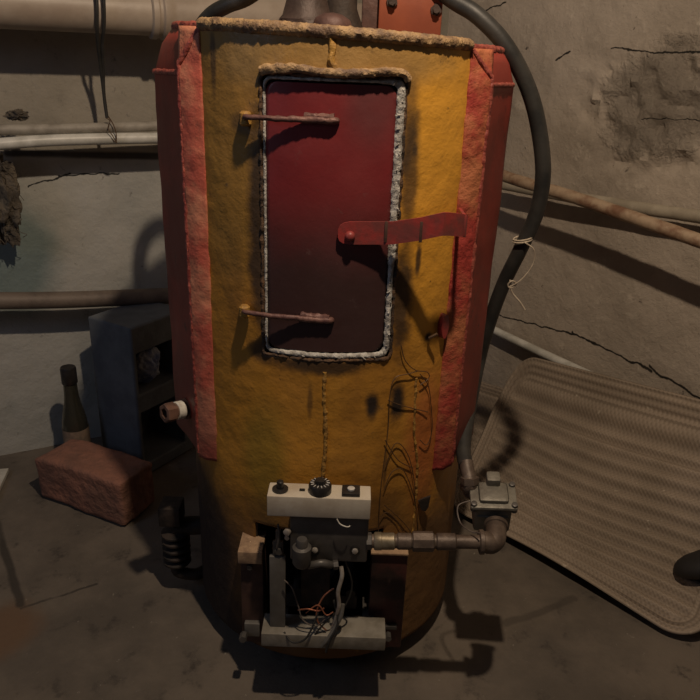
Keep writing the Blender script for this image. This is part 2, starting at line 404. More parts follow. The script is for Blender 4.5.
# flip check: normals are recalculated by mesh, solidify needs outward side away from the room
for nm, nn in (('wall_left', LN), ('wall_right', RN)):
    o = bpy.data.objects[nm]; me = o.data
    if me.polygons[10].normal.dot(nn) < 0: me.flip_normals()
bm = N(); g = []
nx, ny = 260, 260
for j in range(ny+1):
    row = []
    for i in range(nx+1):
        p = Vector((-1.9+3.8*i/nx, -.6+3.6*j/ny, 0)); row.append(bm.verts.new(p+Vector((0, 0, .003*fbm(p, 5)-.003))))
    g.append(row)
for j in range(ny):
    for i in range(nx): bm.faces.new((g[j][i], g[j][i+1], g[j+1][i+1], g[j+1][i]))
o = obj('floor', bm, 'floor'); o['kind'] = 'structure'

# ------------------------------------------------------------ boiler
boiler = thing('boiler', AX, 'tall homemade round boiler painted ochre yellow with red side jackets, standing on the floor', 'boiler')
def cyl(phi, z, r=RB): return AX+Vector((r*math.sin(phi), -r*math.cos(phi), z))
def phix(px, py): p = onb(px, py)-AX; return math.atan2(p.x, -p.y)
dz0, dz1 = onb(325, 360).z, onb(335, 76).z
dp0 = (phix(264, 90)+phix(261, 345))/2; dp1 = (phix(404, 95)+phix(392, 345))/2
bp0, bp1, bz0, bz1 = R(-26.5), R(24), .095, .335
def spread(knots, step):
    out = []
    for a, b in zip(knots, knots[1:]):
        n = max(1, round((b-a)/step))
        out += [a+(b-a)*k/n for k in range(n)]
    return out+[knots[-1]]
ph = spread([-math.pi, bp0, dp0, dp1, bp1, math.pi], .022)[:-1]
zs = spread([Z0, bz0, bz1, dz0, dz1, Z1], .0065)
bm = N(); G = []
for z in zs:
    G.append([bm.verts.new(cyl(p, z, RB+.0012*fbm(cyl(p, z), 12)+.0006*fbm(cyl(p, z), 40, 2))) for p in ph])
n = len(ph)
def inh(p, z, a, b, c, d): return a < p < b and c < z < d
for j in range(len(zs)-1):
    for i in range(n):
        pm = ph[i]+.011; zm = (zs[j]+zs[j+1])/2
        if inh(pm, zm, dp0, dp1, dz0, dz1) or inh(pm, zm, bp0, bp1, bz0, bz1): continue
        k = (i+1) % n
        bm.faces.new((G[j][i], G[j][k], G[j+1][k], G[j+1][i]))
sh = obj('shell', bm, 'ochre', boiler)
so = sh.modifiers.new('thickness', 'SOLIDIFY'); so.thickness = .006; so.offset = -1
if sh.data.polygons[0].normal.dot(Vector(sh.data.polygons[0].center)) < 0: sh.data.flip_normals()
bm = N(); lathe(bm, [(0, RB-.008), (.008, RB-.002), (.012, RB-.004)], AX+Vector((0, 0, Z1-.012)), (0, 0, 1), 90)
obj('top_plate', bm, 'weld_top', boiler)
bm = N(); lathe(bm, [(0, RB-.01), (.006, RB-.008)], AX+Vector((0, 0, Z0+.002)), (0, 0, 1), 90); obj('bottom_plate', bm, 'blackmetal', boiler)
for a in (40, 140, 220, 320):
    c = AX+Vector((.19*math.sin(R(a)), -.19*math.cos(R(a)), 0)); bm = N(); box(bm, c+Vector((-.02, -.02, 0)), c+Vector((.02, .02, Z0+.004)), .003)
    obj('foot', bm, 'blackmetal', boiler)
# rim weld
bm = N(); tube(bm, [cyl(R(-45+90*k/220), Z1, RB-.001) for k in range(221)], .0082, 12, False, .18, 170)
obj('rim_weld', bm, 'weld_top', boiler)
bm = N(); tube(bm, [cyl(R(45.5+269*k/500), Z1-.003, RB-.004) for k in range(501)], .0058, 12, False, .25, 140)
o = obj('rim_weld', bm, 'weld_red', boiler); o['label'] = 'red painted back part of the rim weld'
# seams
def bead(name, pts, r, mat, wob=.5, ws=120, parent=boiler):
    bm = N(); tube(bm, resample(pts, .0028), r, 10, False, wob, ws); return obj(name, bm, mat, parent)
bead('seam_weld', catmull([onb(329, 36), onb(333, 50), onb(331, 60), onb(335, 72)]), .0045, 'weld_ochre', .6)
bead('seam_weld', catmull([onb(325, 372), onb(324, 400), onb(326, 430), onb(323, 476)]), .0032, 'weld_ochre', .7)
bead('seam_weld', catmull([onb(416, 378), onb(414, 430), onb(417, 470), onb(412, 535)]), .0025, 'weld_ochre', .7)
# door frame burned edge
def rr(phi0, phi1, za, zb, r, cr_=.02, step=.003):
    w = (phi1-phi0)*r; c = Vector((0, 0)); P = []
    for (cx, cz, a0) in ((w-cr_, zb-cr_, 90), (w-cr_, za+cr_, 0), (cr_, za+cr_, -90), (cr_, zb-cr_, -180)):
        for k in range(9):
            a = R(a0-90*k/8); P.append((cx+cr_*math.cos(a), cz+cr_*math.sin(a)))
    P = [cyl(phi0+x/r, z, r) for x, z in P]
    # subdivide flats along the curve of the shell
    out = []
    for i in range(len(P)):
        a, b = P[i]-AX, P[(i+1) % len(P)]-AX
        pa, pb = math.atan2(a.x, -a.y), math.atan2(b.x, -b.y); m = max(1, int((a-b).length/step))
        for k in range(m): out.append(cyl(pa+(pb-pa)*k/m, a.z+(b.z-a.z)*k/m, r))
    return out
loop = rr(dp0-.004, dp1+.004, dz0-.001, dz1, RB-.001, .008)
bm = N(); tube(bm, loop, lambda s: .0026, 10, True, .8, 110); obj('charred_door_surround', bm, 'weld_black', boiler)
bead('hood_weld', catmull([cyl(dp0+.005, dz1+.002, RB+.003), cyl(dp0*.5, dz1+.006, RB+.005), cyl(0, dz1+.002, RB+.004), cyl(dp1*.5, dz1+.005, RB+.005), cyl(dp1*.9, dz1+.007, RB+.004), cyl(dp1+.005, dz1-.002, RB+.003)], 10), .0052, 'weld_top', .35, 90)
# door
ea0, ea1, ez0, ez1 = dp0+.022, dp1-.045, dz0+.012, dz1-.010
door = None
def door_mesh(r, th):
    bm = N(); cr_ = .016; rows = []
    zz = [ez0+(ez1-ez0)*k/90 for k in range(91)]
    zz = sorted(set([ez0+cr_*(1-math.cos(R(90*k/8))) for k in range(9)]+[ez1-cr_*(1-math.cos(R(90*k/8))) for k in range(9)]+[z for z in zz if ez0+cr_ < z < ez1-cr_]))
    for z in zz:
        d = min(z-ez0, ez1-z); ins = cr_-math.sqrt(max(0, cr_**2-(cr_-d)**2)) if d < cr_ else 0
        a0 = ea0+ins/r; a1 = ea1-ins/r
        rows.append([bm.verts.new(cyl(a0+(a1-a0)*k/30, z, r+.0006*fbm(cyl(a0+(a1-a0)*k/30, z), 14, 2))) for k in range(31)])
    for A, B in zip(rows, rows[1:]):
        for k in range(30): bm.faces.new((A[k], A[k+1], B[k+1], B[k]))
    return bm
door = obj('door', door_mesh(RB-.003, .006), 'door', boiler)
if door.data.polygons[0].normal.y > 0: door.data.flip_normals()
so = door.modifiers.new('thickness', 'SOLIDIFY'); so.thickness = .006; so.offset = -1
# asbestos rope round the door
rp = rr(dp0+.012, dp1-.020, dz0+.006, dz1-.005, RB-.004, .012)
def rope_r(s):
    # order: right top corner, right side, bottom, left side, top
    return .0046+.0022*math.sin(s*37)*math.sin(s*11)
bm = N(); ring = []
P = rp; nP = len(P); cx = (dp0+dp1)/2
Pn = []
def rad(p):
    q = p-AX; f = math.atan2(q.x, -q.y)
    if f > dp1-.07: return .0066 if q.z > dz0+.16 else .0048
    if f < dp0+.05: return .0026
    return .0046 if q.z < (dz0+dz1)/2 else .0022
radii = [rad(p) for p in P]
radii = [sum(radii[(i+k) % nP] for k in range(-6, 7))/13 for i in range(nP)]
tube(bm, P, lambda s: radii[min(nP-1, int(round(s*(nP-1))))], 12, True, .32, 170)
# frayed tufts
for i in range(0, nP, 2):
    if radii[i] < .0035 or i % 6: continue
    p = P[i]; q = (p-AX); o_ = Vector((q.x, q.y, 0)).normalized()
    a = p+o_*radii[i]*.7; b = a+Vector((random.uniform(-.006, .006), -.002, random.uniform(-.006, .006)))
    tube(bm, [a, (a+b)/2+o_*.002, b], .0010, 5)
obj('door_seal_rope', bm, 'rope', boiler)
# backing plate behind the gap
bm = N(); rows = []
for z in (dz0-.02, (dz0+dz1)/2, dz1+.02):
    rows.append([bm.verts.new(cyl(dp0-.05+(dp1-dp0+.1)*k/20, z, RB-.016)) for k in range(21)])
for A, B in zip(rows, rows[1:]):
    for k in range(20): bm.faces.new((A[k], A[k+1], B[k+1], B[k]))
o = obj('door_frame', bm, 'blackmetal', boiler)
so = o.modifiers.new('thickness', 'SOLIDIFY'); so.thickness = .006; so.offset = 0
# hinges
for (x0, y0, x1, y1) in ((247, 117, 334, 121), (246, 312, 329, 321)):
    a, b = at(x0, y0, 1.008), at(x1, y1, .9965)
    bm = N(); tube(bm, resample(catmull([a+Vector((-.004, .012, -.002)), a, a.lerp(b, .3)+Vector((0, -.005, 0)), a.lerp(b, .7)+Vector((0, -.002, 0)), b, b+Vector((.002, .010, 0))]), .003), lambda s: .0036+.0012*s, 12, False, .25, 120)
    hg = obj('hinge_rod', bm, 'rod', boiler)
    bm = N(); tube(bm, resample([a.lerp(b, .66)+Vector((0, .002, .004)), b+Vector((0, .002, .004))], .003), .005, 10, False, .5, 130)
    obj('hinge_weld', bm, 'rod', hg)
    bm = N(); lathe(bm, [(-.010, .0055), (-.007, .0085), (.007, .0085), (.010, .0055)], a+Vector((-.004, .012, -.003)), (0, 0, 1), 14)
    tube(bm, [a+Vector((-.006, .010, -.002)), a+Vector((-.009, .03, -.004))], .006, 10, False, .3, 100)
    obj('hinge_knuckle', bm, 'weld_ochre', hg)
# latch strap
def ribbon(pts, hh, th):
    bm = N(); top = []; P = pts
    rows = []
    for i, (p, h_) in enumerate(P):
        a = P[max(i-1, 0)][0]; b = P[min(i+1, len(P)-1)][0]; d = (b-a); nn = Vector((d.y, -d.x, 0)).normalized()
        rows.append([bm.verts.new(p+Vector((0, 0, h_))+nn*th/2), bm.verts.new(p+Vector((0, 0, -h_))+nn*th/2), bm.verts.new(p+Vector((0, 0, -h_))-nn*th/2), bm.verts.new(p+Vector((0, 0, h_))-nn*th/2)])
    for A, B in zip(rows, rows[1:]):
        for k in range(4): bm.faces.new((A[k], A[(k+1) % 4], B[(k+1) % 4], B[k]))
    bm.faces.new(rows[0]); bm.faces.new(list(reversed(rows[-1])))
    return bm
S = [((338, 233), .996, .006), ((339.5, 233), .996, .011), ((343, 233), .996, .0145), ((349, 233), .996, .0165), ((384, 233), .996, .0165), ((387, 233), .993, .0165), ((392, 233), .992, .0165), ((420, 229), .984, .0165), ((438, 225), .979, .0165), ((443, 224), .980, .0165), ((448, 224), .987, .0165), ((460, 225), 1.005, .0165), ((466, 226), 1.016, .0165)]
bm = ribbon([(at(p[0], p[1], Y), h_) for p, Y, h_ in S], .016, .0035)
bmesh.ops.bevel(bm, geom=[e for e in bm.edges if e.calc_face_angle(0) > R(60)], offset=.0008, segments=1, affect='EDGES')
strap = obj('latch_strap', bm, 'strap', boiler, angle=25)
end = at(464, 226, 1.010)
bm = N(); box(bm, end+Vector((-.002, -.001, -.015)), end+Vector((.003, .06, .015)), .001); obj('latch_bracket', bm, 'strap', strap)
b0 = at(350, 236, .995); bm = N(); lathe(bm, [(-.001, .0075), (.003, .0075), (.0065, .006), (.0085, .003)], b0, (0, -1, 0), 18); tube(bm, [b0, b0+Vector((0, .022, 0))], .004, 8); obj('latch_bolt', bm, 'strap', strap)
for q in (386, 421):
    s0 = at(q, 232, .983 if q > 400 else .9925)
    bm = N(); box(bm, s0+Vector((-.0022, -.0016, -.015)), s0+Vector((.0022, .002, .015)), .0008); obj('strap_rib', bm, 'plate', strap)
# red lug below the strap
lp = onb(441, 325); bm = N(); q = lp-AX; rad_ = Vector((q.x, q.y, 0)).normalized(); sd = Vector((-rad_.y, rad_.x, 0))
P = [lp+rad_*.010+sd*(.008*math.cos(a))+Vector((0, 0, .021*math.sin(a))) for a in [2*math.pi*k/28 for k in range(28)]]
fr = [bm.verts.new(p) for p in P]; bk = [bm.verts.new(p-rad_*.016) for p in P]
bm.faces.new(fr); bm.faces.new(list(reversed(bk)))
for k in range(28): bm.faces.new((fr[k], fr[(k+1) % 28], bk[(k+1) % 28], bk[k]))
lug = obj('latch_lug', bm, 'strap', boiler)
bm = N(); p = onb(429, 336); tube(bm, [p, p+Vector((0, -.008, 0)), p+Vector((.012, -.010, .008))], .0028, 8, False, .3); obj('lug_pin', bm, 'thinwire', lug)

# side jackets
zb, zt = .43, 1.065
for sgn in (-1, 1):
    prof = [(.192, -.183), (.228, -.168), (.281, -.065), (.283, .075), (.20, .195)]
    prof = [(x*sgn+(0 if sgn > 0 else (.001, .0, -.012, -.012, 0)[i_]), y) for i_, (x, y) in enumerate(prof)]
    pin = []
    for x, y in prof:
        l = math.hypot(x, y); pin.append((x/l*(RB-.003), y/l*(RB-.003)))
    bm = N(); nz = 60
    def dense(pr, m=10):
        out = []
        for a, b in zip(pr, pr[1:]): out += [(a[0]+(b[0]-a[0])*k/m, a[1]+(b[1]-a[1])*k/m) for k in range(m)]
        return out+[pr[-1]]
    side = dense(prof[1:], 12); rows = []
    for k in range(nz+1):
        z = zb+(zt-zb)*k/nz; row = []
        for (x, y) in side:
            p = AX+Vector((x, y, z)); d = .0022*fbm(p, 9, 3); l = math.hypot(x, y)
            row.append(bm.verts.new(p+Vector((x/l*d, y/l*d, 0))))
        rows.append(row)
    # sloping cap and bottom closing
    def innerline(f, z):
        out = []
        for (x, y) in side:
            l = math.hypot(x, y); r2 = l+(RB-.002-l)*f; out.append(bm.verts.new(AX+Vector((x/l*r2, y/l*r2, z))))
        return out
    rows = [innerline(1, zb+.004)]+rows+[innerline(.45, zt+.032), innerline(1, Z1-.004)]
    for A, B in zip(rows, rows[1:]):
        for k in range(len(A)-1): bm.faces.new((A[k], A[k+1], B[k+1], B[k]))
    jk = obj('side_jacket', bm, 'red_side', boiler, angle=30)
    so = jk.modifiers.new('thickness', 'SOLIDIFY'); so.thickness = .003; so.offset = 0
    # front strip
    bm = N(); rows = []
    for k in range(121):
        z = zb-.008+(Z1+.004-zb)*k/120; row = []
        top = min(1, max(0, (Z1-.008-z)/.05))
        for i in range(11):
            f = i/10; x = prof[0][0]+(prof[1][0]-prof[0][0])*f; y = prof[0][1]+(prof[1][1]-prof[0][1])*f
            y -= .004*math.sin(math.pi*f)
            if z > zt: y += (z-zt)*.35*f
            p = AX+Vector((x, y, z)); d = .0020*fbm(p, 34, 3)
            zz_ = p.z
            if k < 4: zz_ += .006*noise.noise(Vector((x*60, 3.1, sgn)))+(0 if sgn > 0 else .0)
            row.append(bm.verts.new(Vector((p.x+(.0016*noise.noise(p*60) if i in (0, 10) else 0), p.y-d-.002, zz_))))
        rows.append(row)
    for A, B in zip(rows, rows[1:]):
        for k in range(10): bm.faces.new((A[k], A[k+1], B[k+1], B[k]))
    st = obj('edge_strip', bm, 'salmon' if sgn < 0 else 'red_strip', jk, angle=60)
    st['label'] = 'salmon pink rough strip' if sgn < 0 else 'bright red rough strip'
    so = st.modifiers.new('thickness', 'SOLIDIFY'); so.thickness = .005; so.offset = 0
    V = lambda p, z: AX+Vector((p[0], p[1]-.002, z))
    for nm, pts, r_, mt in [('corner_weld', [V(prof[1], zb), V(prof[1], .7), V(prof[1], zt+.012)], .0042, 'weld_red'),
                            ('cap_weld', [V(prof[1], zt+.002), V(prof[2], zt+.001), V(prof[3], zt)], .0038, 'weld_red'),
                            ('cap_weld', [V(prof[1], zt+.012), AX+Vector((prof[0][0]*1.0, prof[0][1]-.002, Z1-.004))], .0042, 'weld_red')]:
        bead(nm, pts, r_, mt, .3, 130, jk)
# left pipe stub with nut and tape
a, b = onb(202, 402, RB-.02), at(170, 412, 1.10); b = at(171, 412, 1.115); a = at(206, 404, 1.17)
ax = (b-a).normalized(); Ls = (b-a).length; bm = N()
lathe(bm, [(0, .017), (Ls*.45, .017), (Ls*.45, .0195), (Ls*.62, .0195), (Ls*.62, .0135), (Ls+.006, .0135)], a, ax, 20); stub = obj('pipe_stub', bm, 'fitting', boiler)
bm = N(); lathe(bm, [(Ls*.68, .0155), (Ls*.70, .0168), (Ls*.86, .0168), (Ls*.88, .0155)], a, ax, 20); obj('thread_tape', bm, 'tape', stub)
bm = N(); lathe(bm, [(Ls*.92, .0165), (Ls*.94, .0185), (Ls+.012, .0185), (Ls+.014, .0165), (Ls+.0141, .010), (Ls+.004, .009)], a, ax, 6); obj('hex_plug', bm, 'fitting', stub, angle=20)
# drain valve low on the left, dark
a = AX+Vector((-.25, -.02, .16)); bm = N(); tube(bm, resample([a, a+Vector((-.075, -.01, 0))], .006), .02, 14); 
for k in range(5): lathe(bm, [(-.005, .019), (0, .03), (.004, .03), (.006, .019)], a+Vector((-.07-.002, -.012, -.012-.018*k)), (0, 0, -1), 18)
dv = obj('drain_valve', bm, 'blackmetal', boiler)
bm = N(); box(bm, a+Vector((-.10, -.035, .015)), a+Vector((-.055, .015, .06)), .004); obj('valve_cap', bm, 'blackmetal', dv)
bm = N(); tube(bm, catmull([a+Vector((-.072, -.012, -.08)), a+Vector((-.07, -.02, -.11)), a+Vector((-.03, -.01, -.125)), a+Vector((.0, .02, -.12))], 6), .013, 12); obj('drain_elbow', bm, 'blackmetal', dv)
# castings on the top plate
p = at(307, 20, 1.17); zt1 = Z1+.0
bm = N(); lathe(bm, [(0, .041), (.018, .042), (.024, .037), (.045, .031), (.058, .026), (.085, .026), (.2, .026)], (p.x, 1.17, zt1), (0, 0, 1), 30); up = obj('outlet_pipe', bm, 'castbrown', boiler)
bm = N(); tube(bm, [Vector((p.x+.035*math.cos(a_), 1.17+.035*math.sin(a_), zt1+.012)) for a_ in [2*math.pi*k/40 for k in range(40)]], .008, 8, True, .5, 90); obj('pipe_weld', bm, 'castbrown', up)
p = at(333, 18, 1.14)
bm = N(); lathe(bm, [(0, .028), (.014, .029), (.022, .025), (.028, .014), (.030, .002)], (p.x, 1.13, zt1), (0, 0, 1), 24); obj('round_boss', bm, 'castred', boiler)
p = at(342, 6, 1.24)
bm = N(); lathe(bm, [(0, .034), (.02, .034), (.045, .024), (.2, .024)], (p.x, 1.25, zt1), (0, 0, 1), 24); obj('flue_stub', bm, 'blackmetal', boiler)
# firebox behind the burner opening
bm = N(); x0, x1, y0, y1, z0, z1 = -.155, .085, 1.03, 1.36, .075, .35
vs = {k: bm.verts.new(k) for k in [(x, y, z) for x in (x0, x1) for y in (y0, y1) for z in (z0, z1)]}
def q4(*k): bm.faces.new([vs[i] for i in k])
q4((x0, y1, z0), (x1, y1, z0), (x1, y1, z1), (x0, y1, z1)); q4((x0, y0, z0), (x0, y1, z0), (x0, y1, z1), (x0, y0, z1)); q4((x1, y0, z0), (x1, y1, z0), (x1, y1, z1), (x1, y0, z1))
q4((x0, y0, z0), (x1, y0, z0), (x1, y1, z0), (x0, y1, z0)); q4((x0, y0, z1), (x1, y0, z1), (x1, y1, z1), (x0, y1, z1))
o = obj('firebox', bm, 'blackmetal', boiler, smooth=False); so = o.modifiers.new('t', 'SOLIDIFY'); so.thickness = .004
# side plates of the opening
a, b = at(240, 548, 1.0), at(263, 548, 1.0)
bm = N(); box(bm, (a.x, .998, .085), (b.x, 1.055, a.z), .003); pl = obj('mounting_plate', bm, 'plate', boiler)
bm = N(); box(bm, (a.x-.002, .985, a.z-.022), (b.x, 1.05, a.z+.003), .002); obj('bent_tab', bm, 'beigetab', pl)
bm = N(); c = at(252, 628, .995); box(bm, (c.x-.013, .988, c.z-.014), (c.x+.015, .999, c.z+.016), .002)
obj('clamp', bm, 'greybar', pl)
bm = N(); c = at(244, 634, .985); lathe(bm, [(0, .007), (.016, .007)], c, (0, -1, .1), 6); obj('bolt', bm, 'cast', pl); bm = N(); c = at(250, 566, .995); lathe(bm, [(0, .005), (.006, .005)], c, (0, -1, 0), 6); obj('bolt', bm, 'cast', pl)
a, b = at(372, 552, 1.0), at(408, 556, 1.0)
bm = N(); box(bm, (a.x, .998, .085), (b.x, 1.05, a.z), .003); pl = obj('mounting_plate', bm, 'maroon', boiler)
bm = N(); box(bm, (a.x-.002, .992, a.z), (b.x, 1.045, a.z+.004), .001); obj('plate_lip', bm, 'beigetab', pl)
bm = N(); c = at(389, 625, .996); box(bm, (c.x-.012, .99, c.z-.006), (c.x+.014, 1.0, c.z+.002), .001); obj('clamp', bm, 'cast', pl)
bm = N(); c = at(388, 634, .99); lathe(bm, [(0, .006), (.014, .006)], c, (0, -1, .1), 6); obj('bolt', bm, 'cast', pl)

# orange box on the boiler top
a, b = at(378, 28, 1.28), at(441, 30, 1.28)
ob = thing('metal_box', ((a.x+b.x)/2, 1.33, Z1+.004), 'orange-red painted metal box with dark bolts standing on the boiler top', 'box')
bm = N(); box(bm, (a.x, 1.28, Z1+.0045), (b.x, 1.40, 1.212), .003); obj('casing', bm, 'orange', ob)
bm = N(); box(bm, (a.x-.028, 1.30, Z1+.0045), (a.x+.001, 1.40, 1.212), .004); obj('side_flange', bm, 'castred', ob)
for q in ((392, 2), (436, 10)):
    c = at(*q, 1.279); bm = N(); lathe(bm, [(0, .0095), (.004, .0095), (.004, .006), (.011, .006)], c, (0, -1, 0), 6); obj('bolt', bm, 'castbrown', ob, angle=20)

# ------------------------------------------------------------ burner
bl = at(267, 517, .935); br = at(370, 519, .935)
yF = .935
burner = thing('gas_burner', (-.03, .97, .12), 'automatic gas burner with cream control panel mounted in the opening at the boiler foot', 'burner')
pz0 = at(318, 518, yF).z; pz1 = at(318, 498, yF).z
bm = N(); box(bm, (bl.x, yF, pz0), (br.x, yF+.04, pz1), .0022); panel = obj('control_panel', bm, 'panel', burner, angle=30)
panel['label'] = 'cream control panel box'
def topat(px, py): return onplane(px, py, (0, 0, pz1), (0, 0, 1))
def onTop(px, Y=None):
    p = topat(px, 491); return Vector((p.x, yF+.019, pz1))
c = onTop(280); bm = N(); lathe(bm, [(0, .013), (.003, .013), (.004, .006), (.016, .0055), (.017, .004)], c, (0, 0, 1), 20); obj('push_button', bm, 'blackplastic', panel)
c = onTop(320); bm = N(); lathe(bm, [(0, .0185), (.012, .0185), (.0155, .0165), (.016, .008), (.022, .0075), (.0225, .005)], c, (0, 0, 1), 32); dial = obj('temperature_dial', bm, 'blackplastic', panel)
bm = N()
for k in range(14):
    a = 2*math.pi*k/14; p0 = c+Vector((math.cos(a)*.0105, math.sin(a)*.0105, .0163)); p1 = c+Vector((math.cos(a)*.0155, math.sin(a)*.0155, .0163))
    tube(bm, [p0, p1], .0009, 5)
obj('dial_marks', bm, 'greyknob', panel)
c = onTop(302.5); bm = N(); box(bm, c+Vector((-.005, -.002, -.001)), c+Vector((.004, .002, .003)), .0008); obj('pointer_slot', bm, 'blackplastic', panel)
c = onTop(351); bm = N(); box(bm, c+Vector((-.0145, -.0135, 0)), c+Vector((.0145, .0135, .006)), .0015); bt = obj('square_switch', bm, 'blackplastic', panel)
bm = N(); lathe(bm, [(.006, .0060), (.0085, .0060), (.009, .005)], c, (0, 0, 1), 16); obj('switch_button', bm, 'greyknob', panel)
# valve block
yB = .945
a, b = at(290, 520, yB), at(368, 563, yB)
bm = N(); box(bm, (a.x, yB, b.z), (at(368, 540, yB).x, 1.0, pz0-.0002), .004); box(bm, (a.x+.02, yB+.01, b.z-.010), (a.x+.075, .99, b.z+.01), .004); vb = obj('valve_block', bm, 'cast', burner, angle=30)
for q in ((315, 549), (355, 550)):
    c = at(*q, yB-.0002); bm = N(); lathe(bm, [(-.002, .0085), (.0012, .0085), (.0016, .006), (.0018, .001)], c, (0, -1, 0), 20); s_ = obj('screw_recess', bm, 'blackplastic', vb)
    bm = N(); lathe(bm, [(0, .0050), (.004, .0050), (.005, .0035)], c+Vector((0, -.001, 0)), (0, -1, 0), 8); obj('screw_head', bm, 'chrome', vb)
c = at(302, 543, yB-.012); bm = N(); lathe(bm, [(0, .008), (.003, .0095), (.014, .0095), (.016, .0155), (.046, .0155), (.052, .012), (.058, .005)], c+Vector((0, 0, .008)), (0, 0, -1), 24); obj('pilot_cylinder', bm, 'cast', vb)
bm = N(); tube(bm, catmull([at(308, 566, yB-.01), at(320, 563, yB-.012), at(332, 565, yB-.006)], 6), .0062, 12, False, .2); lathe(bm, [(0, .008), (.008, .008)], at(333, 565, yB-.006), (1, .2, 0), 6); obj('union_nut', bm, 'cast', vb)
bm = N(); lathe(bm, [(0, .006), (.006, .006), (.007, .004)], at(288, 531, .945), (-.4, -1, 0), 12); lathe(bm, [(0, .004), (.02, .004)], at(288, 531, .965), (0, -1, 0), 8); obj('small_screw', bm, 'chrome', vb)
# linkage and vertical bar
bm = N(); p0, p1 = at(278, 556, .955), at(275, 632, .965)
box(bm, (p0.x-.0145, .952, .165), (p0.x+.0125, .962, p0.z), .002); pil = obj('support_bar', bm, 'greybar', burner); pil['label'] = 'grey upright bar'
bm = N(); box(bm, (p0.x-.009, .955, p0.z-.004), (p0.x+.009, .962, p0.z+.028), .002); box(bm, (p0.x-.004, .955, p0.z+.025), (p0.x+.004, .962, p0.z+.05), .001)
lathe(bm, [(0, .0065), (.006, .0065)], at(279, 550, .956), (0, -1, 0), 6)
tube(bm, catmull([at(278, 524, .955), at(279, 535, .95), at(277, 548, .95)], 5), .0018, 6); obj('linkage', bm, 'cast', pil)
# base bar
a, b = at(261, 632, .935), at(385, 651, .935)
bm = N(); box(bm, (a.x, .935, b.z), (b.x, .985, at(320, 636, .935).z), .002); bb = obj('base_bar', bm, 'lightbar', burner, angle=30); bb['label'] = 'pale grey horizontal base bar'
bm = N(); box(bm, (a.x+.02, .985, b.z+.006), (a.x+.04, 1.045, b.z+.02), .001); obj('bracket_arm', bm, 'cast', bb); bm = N(); box(bm, (b.x-.04, .985, b.z+.006), (b.x-.02, 1.045, b.z+.02), .001); obj('bracket_arm', bm, 'cast', bb)
# burner tray inside
bm = N(); box(bm, (-.12, 1.0, .17), (.03, 1.28, .20), .004)
for k in range(5): tube(bm, [Vector((-.11+.032*k, 1.0, .205)), Vector((-.11+.032*k, 1.27, .205))], .009, 10)
obj('burner_tray', bm, 'blackmetal', burner)
bm = N(); box(bm, (-.07, .975, .20), (-.02, 1.01, .33), .003); obj('burner_neck', bm, 'blackmetal', burner)
# tubes and wires
def wire(name, pts, r, mat, parent, Y=None, step=.004):
    bm = N(); P = resample(catmull(pts, 8), step); tube(bm, P, r, 8, False); return obj(name, bm, mat, parent)
wire('pilot_tube', [at(341, 566, .95), at(342, 576, .943), at(338, 592, .94), at(339, 606, .94), at(334, 624, .945), at(330, 634, .95)], .0036, 'chrome', burner)
wire('pilot_tube', [at(343, 604, .945), at(341, 616, .938), at(336, 626, .936), at(327, 640, .93), at(322, 646, .931)], .0036, 'greybar', burner)
wire('wire', [at(334, 588, .95), at(324, 596, .945), at(317, 610, .94), at(318, 622, .94), at(326, 630, .942)], .0014, 'copper', burner)
wire('wire', [at(298, 610, .945), at(308, 609, .94), at(318, 611, .94), at(324, 608, .94)], .0014, 'copper', burner)
wire('wire', [at(306, 613, .942), at(318, 605, .94), at(326, 615, .938), at(333, 612, .94)], .0012, 'copper', burner)
wire('wire', [at(284, 580, .945), at(292, 588, .942), at(298, 605, .94), at(303, 620, .938), at(316, 626, .938), at(326, 618, .94)], .0012, 'greywire', burner)
wire('wire', [at(322, 590, .95), at(320, 606, .944), at(312, 628, .932), at(304, 640, .928), at(292, 642, .929), at(284, 632, .94)], .0018, 'cord', burner)
wire('wire', [at(334, 600, .95), at(338, 622, .935), at(330, 640, .928), at(326, 652, .930)], .0022, 'cord', burner)
wire('wire', [at(337, 519, .932), at(340, 524, .93), at(347, 527, .93), at(350, 526, .934)], .001, 'tape', burner)
wire('wire', [at(345, 560, .95), at(352, 584, .95), at(346, 604, .945), at(334, 614, .942), at(322, 626, .94), at(315, 634, .938)], .0016, 'cord', burner)

# ------------------------------------------------------------ gas line
YG = .955
P0, P1 = at(366, 541, YG), at(486, 542, YG)
gas = thing('gas_pipe', (.25, YG, .36), 'brown steel gas pipe with couplings and elbow running right from the burner to the regulator', 'pipe')
bm = N(); tube(bm, [P0, P1], .0115, 18); obj('pipe', bm, 'pipe_brown', gas)
def along(px): return P0.lerp(P1, (px-366)/(486-366))
bm = N(); ax = (P1-P0).normalized()
lathe(bm, [(0, .012), (.001, .0145), ((along(372)-along(366)).length-.001, .0145), ((along(372)-along(366)).length, .012)], along(366), ax, 6); obj('hex_nut', bm, 'cast', gas, angle=20)
bm = N(); d = (along(395)-along(374)).length; lathe(bm, [(0, .0135), (.002, .015), (d*.35, .015), (d*.37, .014), (d-.002, .014), (d, .012)], along(374), ax, 24); o = obj('bright_collar', bm, 'brass', gas); o['label'] = 'bright metal collar'
bm = N(); d = (along(411)-along(397)).length; lathe(bm, [(0, .012), (.002, .0138), (d, .0138), (d+.001, .012)], along(397), ax, 24); obj('coupling', bm, 'pipe_brown', gas)
bm = N(); d = (along(434)-along(412)).length; lathe(bm, [(0, .0138), (.002, .0168), (d-.002, .0168), (d, .0138)], along(412), ax, 8); obj('union_nut', bm, 'pipe_brown', gas, angle=20)
bm = N(); d = (along(456)-along(436)).length; lathe(bm, [(0, .012), (.002, .0142), (d-.002, .0142), (d, .012)], along(436), ax, 24); obj('coupling', bm, 'pipe_brown', gas)
